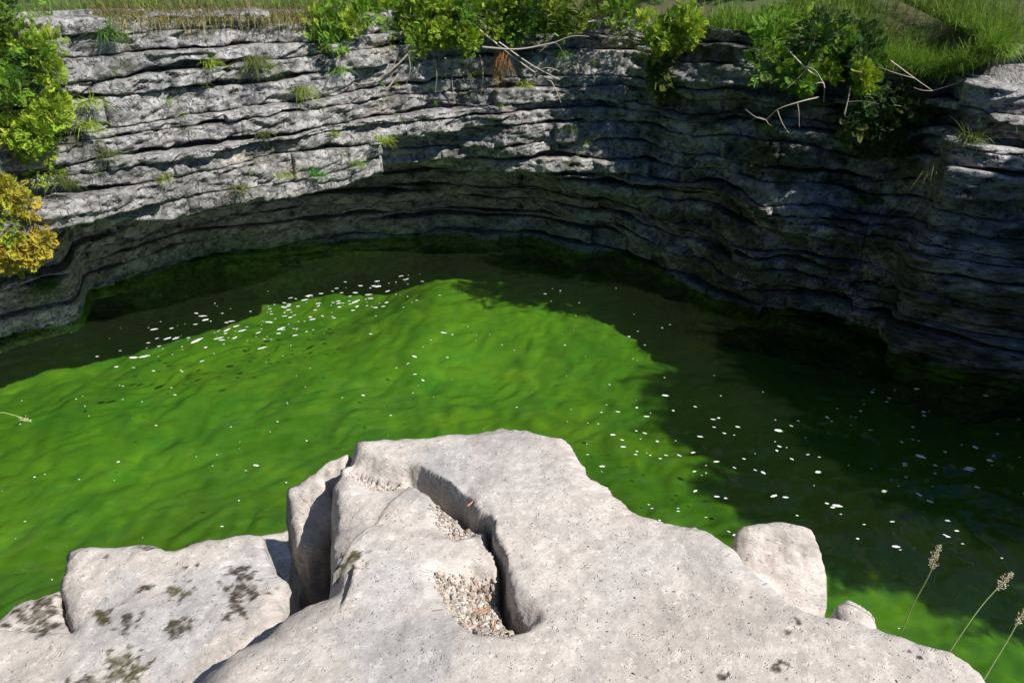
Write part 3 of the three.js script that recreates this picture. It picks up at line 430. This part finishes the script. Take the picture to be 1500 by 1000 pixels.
// tufts rooted on the ledges
seed(501);
const small = 'small grass tufts rooted in the cliff cracks';
for (const [x, y, n, len, c, label, up] of [
  [-5.0, 4.35, 90, 0.34, [0.14, 0.27, 0.04], 'large arching grass tuft high on the cliff beside the lime cedar', 0.6], [-5.35, 3.6, 60, 0.26, LIME, 'lime fern tuft on the cliff beside the top left cedar', 0.6], [-5.4, 3.35, 60, 0.24, LIME, 'lower lime fern tuft right of the top left cedar', 0.5],
  [-4.1, 3.9, 45, 0.22, LIME, 'bright leafy tuft halfway along the upper left ledges', 0.8], [-3.6, 3.92, 90, 0.36, OLIVE, 'olive drooping grass clump below the dry grass', 0.1], [-3.16, 3.45, 70, 0.30, [0.24, 0.32, 0.05], 'yellow green grass clump hanging in mid cliff', 0.2], [-3.7, 2.94, 40, 0.22, OLIVE, 'thin olive tuft on a mid cliff ledge', 0.6],
  [-5.3, 2.98, 80, 0.26, OLIVE, 'wide olive tuft above the left dark ledge', 0.7], [-4.84, 2.56, 26, 0.16, LIME, 'small lime seedling above the left arch', 0.9], [-3.16, 2.25, 70, 0.17, [0.13, 0.36, 0.05], 'round bright green tuft on the lip of the cave arch', 0.9], [-3.58, 2.32, 40, 0.16, LIME, 'yellow green tuft beside the round tuft on the arch lip', 0.8],
  [-2.21, 2.6, 50, 0.2, LIME, 'bright tuft over the step in the cave lip', 0.6], [-2.61, 2.3, 45, 0.2, [0.2, 0.33, 0.05], 'green tuft hanging at the middle of the arch lip', 0.4], [-4.1, 2.3, 45, 0.22, OLIVE, 'faded tuft hanging near the left arch lip', 0.2], [-2.88, 2.79, 24, 0.14, LIME, 'tiny lime seedling in the middle of the lit cliff', 0.9],
  [-2.63, 3.65, 50, 0.22, GREEN, 'green tuft under the centre shrub', 0.5], [0.17, 3.24, 36, 0.18, LIME, 'lime tuft on the ledge below the dead branches', 0.6], [0.75, 3.7, 60, 0.28, GREEN, 'deep green tuft on the upper ledge by the corner', 0.4], [1.36, 3.12, 24, 0.12, LIME, 'tiny lime sprig near the lit cliff corner', 0.8], [0.87, 2.55, 34, 0.16, [0.24, 0.32, 0.06], 'pale sprig on the lit wall above the cave', 0.6],
  [6.15, 3.05, 80, 0.40, [0.22, 0.30, 0.07], 'tall pale grass growing from the right lit ledge', 1.5], [6.0, 2.75, 40, 0.3, [0.30, 0.32, 0.12], 'dry grass hanging from the right lit ledge', -0.6], [5.24, 1.89, 40, 0.16, GREEN, 'green weed on the shaded right wall', 0.7], [4.9, 2.75, 50, 0.22, GREEN, 'dark green fern on the shaded right wall', 0.3], [3.9, 2.85, 40, 0.2, GREEN, 'green weed beside the shaded bulge of the right cliff', 0.3],
  [-5.95, 0.75, 110, 0.42, [0.12, 0.27, 0.06], 'long green grass clump by the water at the left frame edge', 0.1], [-5.75, 2.75, 70, 0.26, OLIVE, 'olive weeds above the golden cedar branch', 0.7],
]) tuft(label, 'plants on the cliff ledges', cliffPoint(x, y, 0.10), Math.round(n * 2), len * 1.2, { normal: cliffNormal(x), color: c, up });
for (let k = 0; k < 70; k++) { const x = rr(-5.9, 1.4), y = rr(lipHeight(x) + 0.35, 4.0); tuft('tiny green grass sprig in a crack of the sunlit cliff', small, cliffPoint(x, y, 0.06), 10 + Math.floor(rnd() * 14), rr(0.08, 0.17), { normal: cliffNormal(x), color: [OLIVE, GREEN, LIME][k % 3], up: rr(0.3, 0.9), w: 0.022, bw: 0.009 }); }
for (let k = 0; k < 22; k++) { const x = rr(2.2, 6.6), y = rr(1.2, 3.8); tuft('tiny dark weed in a crack of the shaded cliff', 'small weeds on the shaded cliff', cliffPoint(x, y, 0.1), 10 + Math.floor(rnd() * 14), rr(0.1, 0.2), { normal: cliffNormal(x), color: [DEEP, OLIVE, GREEN][k % 3], up: rr(0.0, 0.7), w: 0.08 }); }
tuft('rust brown dead fronds under the centre shrub', null, V(-0.15, 3.75, -13.1), 70, 0.3, { name: 'dead_fronds', category: 'dead plant', color: RUST, up: -0.3, droop: 1.4 });

// dead branches and roots at the cliff top
seed(601);
function deadBranch(label, pts, r, twigs) { const g = top(new THREE.Group(), 'dead_branch', label, 'branch', 'bare dead branches on the cliff'); g.position.set(...pts[0]); const P = pts.map((q) => V(q[0] - pts[0][0], q[1] - pts[0][1], q[2] - pts[0][2])); part(g, 'stem', tube(P, r, r * 0.45), M.deadwood); for (let k = 0; k < twigs; k++) { const i = 1 + Math.floor(rnd() * (P.length - 1)), a = P[i], d = V(gauss() * 0.25, gauss() * 0.16, 0.06 + gauss() * 0.08); part(g, 'twig', tube([a, a.clone().addScaledVector(d, 0.5).add(V(0, gauss() * 0.03, 0)), a.clone().add(d)], r * 0.5, r * 0.2, 4), M.deadwood); } }
deadBranch('long straight bare branch slanting down right below the centre shrub', [[-0.5, 4.12, -12.85], [0.0, 3.75, -12.8], [0.35, 3.5, -12.85], [0.62, 3.35, -12.9]], 0.017, 2);
deadBranch('bare branch slanting parallel to the longest one', [[-0.2, 3.95, -12.8], [0.3, 3.62, -12.78], [0.75, 3.38, -12.9]], 0.013, 1);
deadBranch('level pale bare branch crossing the centre shrub', [[-0.45, 3.88, -12.75], [0.1, 3.86, -12.7], [0.65, 3.95, -12.75]], 0.018, 3);
deadBranch('pale bare branch pointing down left below the centre shrub', [[-1.55, 3.82, -12.7], [-1.8, 3.6, -12.6], [-2.1, 3.42, -12.5]], 0.017, 2);
deadBranch('lower curved bare branch against the lit cliff', [[-1.75, 3.5, -12.75], [-1.95, 3.28, -12.62], [-2.3, 3.18, -12.5]], 0.016, 3);
deadBranch('thin bare twigs at the left end of the centre shrub', [[-2.75, 3.75, -12.4], [-2.5, 3.62, -12.4], [-2.2, 3.66, -12.45]], 0.011, 4);
deadBranch('curved pale dead branch hanging from the dark cedar', [[3.75, 4.05, -11.55], [4.05, 3.78, -11.4], [4.3, 3.6, -11.35], [4.35, 3.35, -11.35]], 0.016, 6);
deadBranch('forked bare twig below the dark cedar', [[4.25, 3.42, -11.3], [3.95, 3.36, -11.25], [3.7, 3.25, -11.3], [3.58, 3.1, -11.35]], 0.014, 5);
deadBranch('short bare twig on the shaded cliff right of the forked one', [[4.6, 3.6, -11.15], [4.58, 3.4, -11.1], [4.6, 3.2, -11.15]], 0.011, 3);
deadBranch('thin pale twig on the grass bank edge', [[5.0, 3.95, -11.0], [5.3, 3.75, -10.85], [5.55, 3.6, -10.8]], 0.01, 3);
for (let k = 0; k < 26; k++) { const x = rr(-1.9, 0.3), a = cliffPoint(x, rr(3.6, 3.95), rr(0.1, 0.28)), l = rr(0.25, 0.7); tag(top(new THREE.Mesh(tube([V(0, 0, 0), V(gauss() * 0.05, -l * 0.4, 0.03), V(gauss() * 0.08, -l, gauss() * 0.03)], 0.007, 0.003, 4), M.deadwood), 'hanging_root', 'thin bare root hanging below the centre shrub', 'root', 'roots hanging over the lit cliff')); scene.children[scene.children.length - 1].position.copy(a); }

// trees on the right rim whose shade lies on the pool and the right cliff
function cedarTree(label, x, z, y0, h, r, n) {
  const g = top(new THREE.Group(), 'cedar_tree', label, 'cedar tree', 'cedars on the right rim'); g.position.set(x, y0, z);
  part(g, 'trunk', tube([V(0, -0.3, 0), V(gauss() * 0.1, h * 0.35, gauss() * 0.1), V(gauss() * 0.15, h * 0.7, gauss() * 0.15), V(0, h, 0)], 0.16, 0.03, 8), M.bark);
  const soup = new Soup(), limbs = [];
  for (let k = 0; k < 26; k++) { const t = lerp(0.10, 0.95, k / 26), a = k * 2.4 + gauss() * 0.3, l = r * Math.sin(Math.PI * (0.22 + 0.76 * t)) * rr(0.75, 1.15), p0 = V(0, h * t, 0), p1 = V(Math.cos(a) * l, h * t + l * rr(-0.05, 0.3), Math.sin(a) * l); limbs.push(tube([p0, p0.clone().lerp(p1, 0.5).add(V(0, -0.1, 0)), p1], 0.035, 0.008, 4)); for (let m = 0; m < n / 26; m++) { const u = Math.sqrt(rnd()), c = p0.clone().lerp(p1, u).add(V(gauss() * 0.22, gauss() * 0.2, gauss() * 0.22)); addSpray(soup, SPRAY, c, V(gauss() + Math.cos(a), 0.3 + gauss() * 0.5, gauss() + Math.sin(a)), rr(0.28, 0.5), vary(m % 3 ? GREEN : DEEP)); } }
  limbs.forEach((l) => part(g, 'limb', l, M.bark)); part(g, 'crown', soup.build(), M.leaf); return g;
}
seed(701);
const treeA = cedarTree('cedar on the left bank beyond the frame', -14.5, -7.5, 4.1, 6.4, 1.7, 2200), treeB = cedarTree('cedar on the far bank behind the dry grass', -6.5, -15.2, 4.6, 7.2, 1.85, 2400);
[[treeA, 11.0, -4.4, 0.62, 0.2, 'low cedar on the right rim nearest the camera'], [treeB, 11.0, -5.9, 0.62, 2.1, 'low cedar second along the right rim'], [treeA, 10.8, -7.0, 0.66, 1.0, 'low cedar third along the right rim'], [treeA, 10.6, -7.9, 0.52, 4.0, 'low cedar at the bend of the right rim'], [treeB, 12.7, -5.3, 0.84, 0.7, 'taller cedar set back from the right rim'], [treeB, 12.6, -4.1, 0.72, 3.0, 'cedar set back behind the nearest on the right rim'], [treeB, 12.8, -7.0, 0.72, 5.1, 'cedar set back behind the bend of the right rim'], [treeA, 5.2, -14.6, 0.6, 1.3, 'young cedar behind the dark hanging cedar'],
  [treeB, -1.8, -17.2, 1.2, 1.9, 'cedar on the far bank behind the centre shrub'], [treeA, 1.9, -17.8, 1.35, 3.3, 'cedar on the far bank behind the shaded corner'], [treeA, -10.8, -11.2, 1.3, 5.5, 'cedar on the far bank beyond the top left cedar bush'], [treeA, -13.5, 2.5, 1.4, 3.9, 'unseen cedar added behind the left end of the pool to block sky light'], [treeB, -8.5, 4.5, 1.3, 5.0, 'unseen cedar added on the near bank left of the ledge to block sky light'], [treeA, -3.6, 5.2, 1.5, 0.9, 'tall unseen cedar added behind the viewpoint to block sky light'], [treeB, 1.6, 6.6, 1.4, 2.2, 'tall unseen cedar added straight behind the ledge to block sky light'], [treeA, 5.6, 5.4, 1.2, 4.4, 'unseen cedar added on the near bank right of the ledge to block sky light']].forEach(([src, x, z, k, turn, label]) => { const t = src.clone(); t.position.set(x, 4.1 + (z < -12 ? 0.5 : 0), z); t.rotation.y = turn; t.scale.setScalar(k); top(t, 'cedar_tree', label, 'cedar tree', 'cedars round the gorge'); });  // cedars behind the camera are unseen, added to block sky light and darken the cave
treeA.userData.group = treeB.userData.group = 'cedars round the gorge';

// ---------------------------------------------------------------- loose things on the front ledge
seed(801);
const PEB = (() => { const g = new THREE.IcosahedronGeometry(1, 0), p = g.attributes.position, o = []; for (let k = 0; k < p.count; k++) o.push(p.getX(k) * 1.15, p.getY(k) * 0.7, p.getZ(k)); return { p: o, i: [...Array(p.count).keys()] }; })();
function gravel(label, poly, n, s0, s1) { const soup = new Soup(), xs = poly.map((q) => q[0]), zs = poly.map((q) => q[1]); let k = 0, tries = 0; while (k < n && tries++ < n * 20) { const x = rr(Math.min(...xs) - 0.02, Math.max(...xs) + 0.02), z = rr(Math.min(...zs) - 0.02, Math.max(...zs) + 0.02); if (polyDist(poly, x, z) > 0.012 * gauss() || crackSide(x, z)[0] < 0.012) continue; const sz = rr(s0, s1) * (rnd() < 0.1 ? 1.6 : 1), y = STONE.main.f(x, z) + sz * rr(0.1, 0.9); mat4.compose(V(x, y, z), new THREE.Quaternion().setFromEuler(new THREE.Euler(rr(0, 6), rr(0, 6), rr(0, 6))), V(sz * rr(0.7, 1.3), sz, sz * rr(0.7, 1.2))); const t = rr(0.22, 0.62), w = rnd(); soup.shape(PEB, mat4, [t, t * lerp(0.95, 0.78, w), t * lerp(0.9, 0.6, w)]); k++; } top(new THREE.Mesh(soup.build(), M.stone), 'gravel', label, 'gravel', null, 'stuff'); }
gravel('pale gravel filling the hollow at the lower end of the crack', OUT.gravelLow, 1500, 0.003, 0.0075);
gravel('small gravel beside the dark hole of the crack', OUT.gravelMid, 420, 0.002, 0.006);
gravel('thin strip of gravel at the upper end of the crack', OUT.gravelHigh, 420, 0.002, 0.005);
function litter(name, label, category, x, z, len, ang, r, col) { const y = STONE.main.f(x, z) + r + 0.008, m = top(new THREE.Mesh(tube([V(-len / 2, 0, 0), V(-len * 0.1, 0.004, len * 0.08), V(len / 2, 0.001, -len * 0.05)], r, r * 0.6, 5), new THREE.MeshStandardMaterial({ color: new THREE.Color().setRGB(...col), roughness: 0.85 })), name, label, category); m.position.set(x, y, z); m.rotation.y = ang; }
litter('twig', 'tan twig lying upright in the gravel hollow', 'twig', -0.05, -1.51, 0.05, 1.3, 0.003, [0.42, 0.24, 0.12]);
litter('twig', 'orange brown twig at the lower rim of the gravel hollow', 'twig', -0.03, -1.475, 0.07, 0.15, 0.004, [0.40, 0.22, 0.10]);
litter('twig', 'pinkish curled twig at the dark hole of the crack', 'twig', -0.125, -1.955, 0.05, 1.0, 0.004, [0.40, 0.20, 0.15]);
litter('twig', 'tan bark strip beside the dark hole of the crack', 'twig', -0.17, -1.94, 0.07, 0.4, 0.004, [0.45, 0.30, 0.16]);
litter('twig', 'rusty leaf stalk in the middle of the gravel hollow', 'twig', -0.085, -1.58, 0.05, 0.5, 0.005, [0.38, 0.20, 0.10]);
{ const soup = new Soup(); for (let k = 0; k < 90; k++) { const a = k % 3 === 0 ? [0.62, -1.42] : k % 3 === 1 ? [0.98, -1.36] : [0.3, -1.7], x = a[0] + gauss() * 0.22, z = a[1] + gauss() * 0.14; if (polyDist(OUT.main, x, z) > -0.06 || crackSide(x, z)[0] > -0.05) continue; const q = rr(0.0008, 0.0028), t = rr(0.08, 0.3); mat4.compose(V(x, STONE.main.f(x, z) + q * 0.8, z), new THREE.Quaternion().setFromEuler(new THREE.Euler(rr(0, 6), rr(0, 6), rr(0, 6))), V(q * rr(0.8, 2.4), q, q)); soup.shape(PEB, mat4, [t, t * 0.8, t * 0.62]); } top(new THREE.Mesh(soup.build(), M.stone), 'debris', 'dark crumbs of soil and bark scattered on the pale ledge', 'debris', null, 'stuff'); }
// fruiting grass stems beside the ledge
seed(901);
function seedGrass(label, pts, headLen, n) { const g = top(new THREE.Group(), 'seed_grass', label, 'grass stem', 'grass stems beside the front ledge'); g.position.set(...pts[0]); const P = pts.map((q) => V(q[0] - pts[0][0], q[1] - pts[0][1], q[2] - pts[0][2])); part(g, 'stem', tube(P, 0.0018, 0.0012, 5), new THREE.MeshStandardMaterial({ color: new THREE.Color().setRGB(0.26, 0.36, 0.13), roughness: 0.8 })); const soup = new Soup(), e = P[P.length - 1], d = e.clone().sub(P[P.length - 2]).normalize(); for (let k = 0; k < n; k++) { const t = k / n, c = e.clone().addScaledVector(d, -headLen * (1 - t)), out = V(gauss(), gauss() * 0.6, gauss()).normalize(), w = headLen * 0.22 * Math.sin(Math.PI * (0.15 + 0.8 * t)); mat4.compose(c.addScaledVector(out, w * rnd()), new THREE.Quaternion().setFromUnitVectors(UPY, out.add(d).normalize()), V(0.0011, 0.0042, 0.0011).multiplyScalar(rr(0.7, 1.25))); soup.shape(PEB, mat4, vary([0.5, 0.42, 0.3], 0.3)); } part(g, 'seed_head', soup.build(), M.stone); }
seedGrass('upright grass stem with fluffy tan seed head right of the ledge', [[1.035, 3.93, -1.50], [1.045, 4.02, -1.505], [1.066, 4.13, -1.51], [1.068, 4.22, -1.512]], 0.075, 170);
seedGrass('leaning grass stem with tan seed head at the right frame edge', [[1.05, 3.90, -1.36], [1.12, 4.00, -1.41], [1.19, 4.07, -1.46], [1.275, 4.13, -1.51]], 0.06, 120);
seedGrass('grass stem cut by the right frame edge lowest of the three', [[1.11, 3.90, -1.29], [1.17, 3.97, -1.34], [1.23, 4.03, -1.39], [1.285, 4.08, -1.44]], 0.05, 90);
seedGrass('thin drooping grass stem over the water at the left frame edge', [[-1.70, 3.72, -1.62], [-1.80, 3.98, -1.90], [-1.76, 4.165, -2.14], [-1.685, 4.166, -2.2], [-1.594, 4.13, -2.2]], 0.045, 40);

// ---------------------------------------------------------------- foam on the water
seed(951);
{
  const F = []; const put = (x, z, r, el, grp) => F.push([x, z, r, el, grp]);
  for (let k = 0; k < 150; k++) { const t = clamp(0.55 + gauss() * 0.25), x = lerp(-5.9, -1.9, t) + gauss() * 0.35, z = lerp(-9.9, -12.6, t) + gauss() * 0.42; put(x, z, Math.min(0.06, 0.007 + 0.016 * Math.abs(gauss())), rr(1.3, 3.2), 0); }
  for (let k = 0; k < 110; k++) { const x = 3.0 + gauss() * 1.25, z = -7.4 + gauss() * 1.1; put(x, z, Math.min(0.06, 0.008 + 0.012 * Math.abs(gauss())), rr(1.1, 2.6), 1); }
  for (let k = 0; k < 40; k++) put(rr(4.2, 6.5), rr(-9.2, -6.6), 0.008 + 0.015 * Math.abs(gauss()), rr(1.2, 3), 1);
  for (let k = 0; k < 230; k++) put(rr(-6.5, 2.5), rr(-12.5, -5.2), 0.005 + 0.008 * Math.abs(gauss()), rr(1, 2.4), 2);
  for (const [x, z, r, el] of [[2.62, -6.35, 0.042, 2.4], [3.52, -6.75, 0.035, 2.4], [3.42, -6.78, 0.022, 1.6], [3.46, -6.72, 0.024, 1.6], [2.87, -7.3, 0.03, 1.5], [4.5, -6.95, 0.03, 2.0], [2.35, -6.9, 0.02, 1.5]]) put(x, z, r, el, 1);
  F.sort((a, b) => b[2] - a[2]);
  const geo = [0, 1, 2].map((k) => { const g = new THREE.CircleGeometry(1, 12), p = g.attributes.position; for (let i = 1; i < p.count; i++) { const a = 1 + 0.28 * Math.sin(i * 2.1 + k * 2) * Math.sin(i * 1.3 + k); p.setXYZ(i, p.getX(i) * a, p.getY(i) * a, 0); } p.setZ(0, 0.22); p.setXY(p.count - 1, p.getX(1), p.getY(1)); g.rotateX(-Math.PI / 2); g.computeVertexNormals(); return g; });
  const names = [['white foam fleck in the drift line across the left water', 'foam flecks drifting on the left water'], ['white foam fleck on the dark shaded water at right', 'foam flecks on the shaded water'], ['small white foam speck scattered on the sunlit green water', 'foam specks on the sunlit water']];
  F.slice(0, 300).forEach((q, k) => { const m = top(new THREE.Mesh(geo[k % 3], M.foam), 'foam_fleck', names[q[4]][0], 'foam', names[q[4]][1]); m.position.set(q[0], waveHeight(q[0], q[1]) + 0.004, q[1]); m.scale.set(q[2] * q[3] * 0.62, 0.02, q[2] * 0.62); m.rotation.y = (q[4] === 0 ? 0.35 : -0.25) + gauss() * 0.35; });
  const rest = F.slice(300).map((q, k) => { const g = geo[k % 3].clone(); g.scale(q[2] * q[3] * 0.62, 0.02, q[2] * 0.62); g.translate(q[0], waveHeight(q[0], q[1]) + 0.004, q[1]); return g; });
  top(new THREE.Mesh(mergeGeometries(rest), M.foam), 'foam_specks', 'finest foam specks scattered over the pool', 'foam', null, 'stuff');
}
shade(scene);
{ let n = 0; const seen = new Set(); scene.traverse((o) => { if (o.isMesh && o.geometry.index && !seen.has(o.geometry.uuid) && seen.add(o.geometry.uuid)) n += o.geometry.index.count / 3; }); console.log('triangles', n); }
renderer.render(scene, camera);
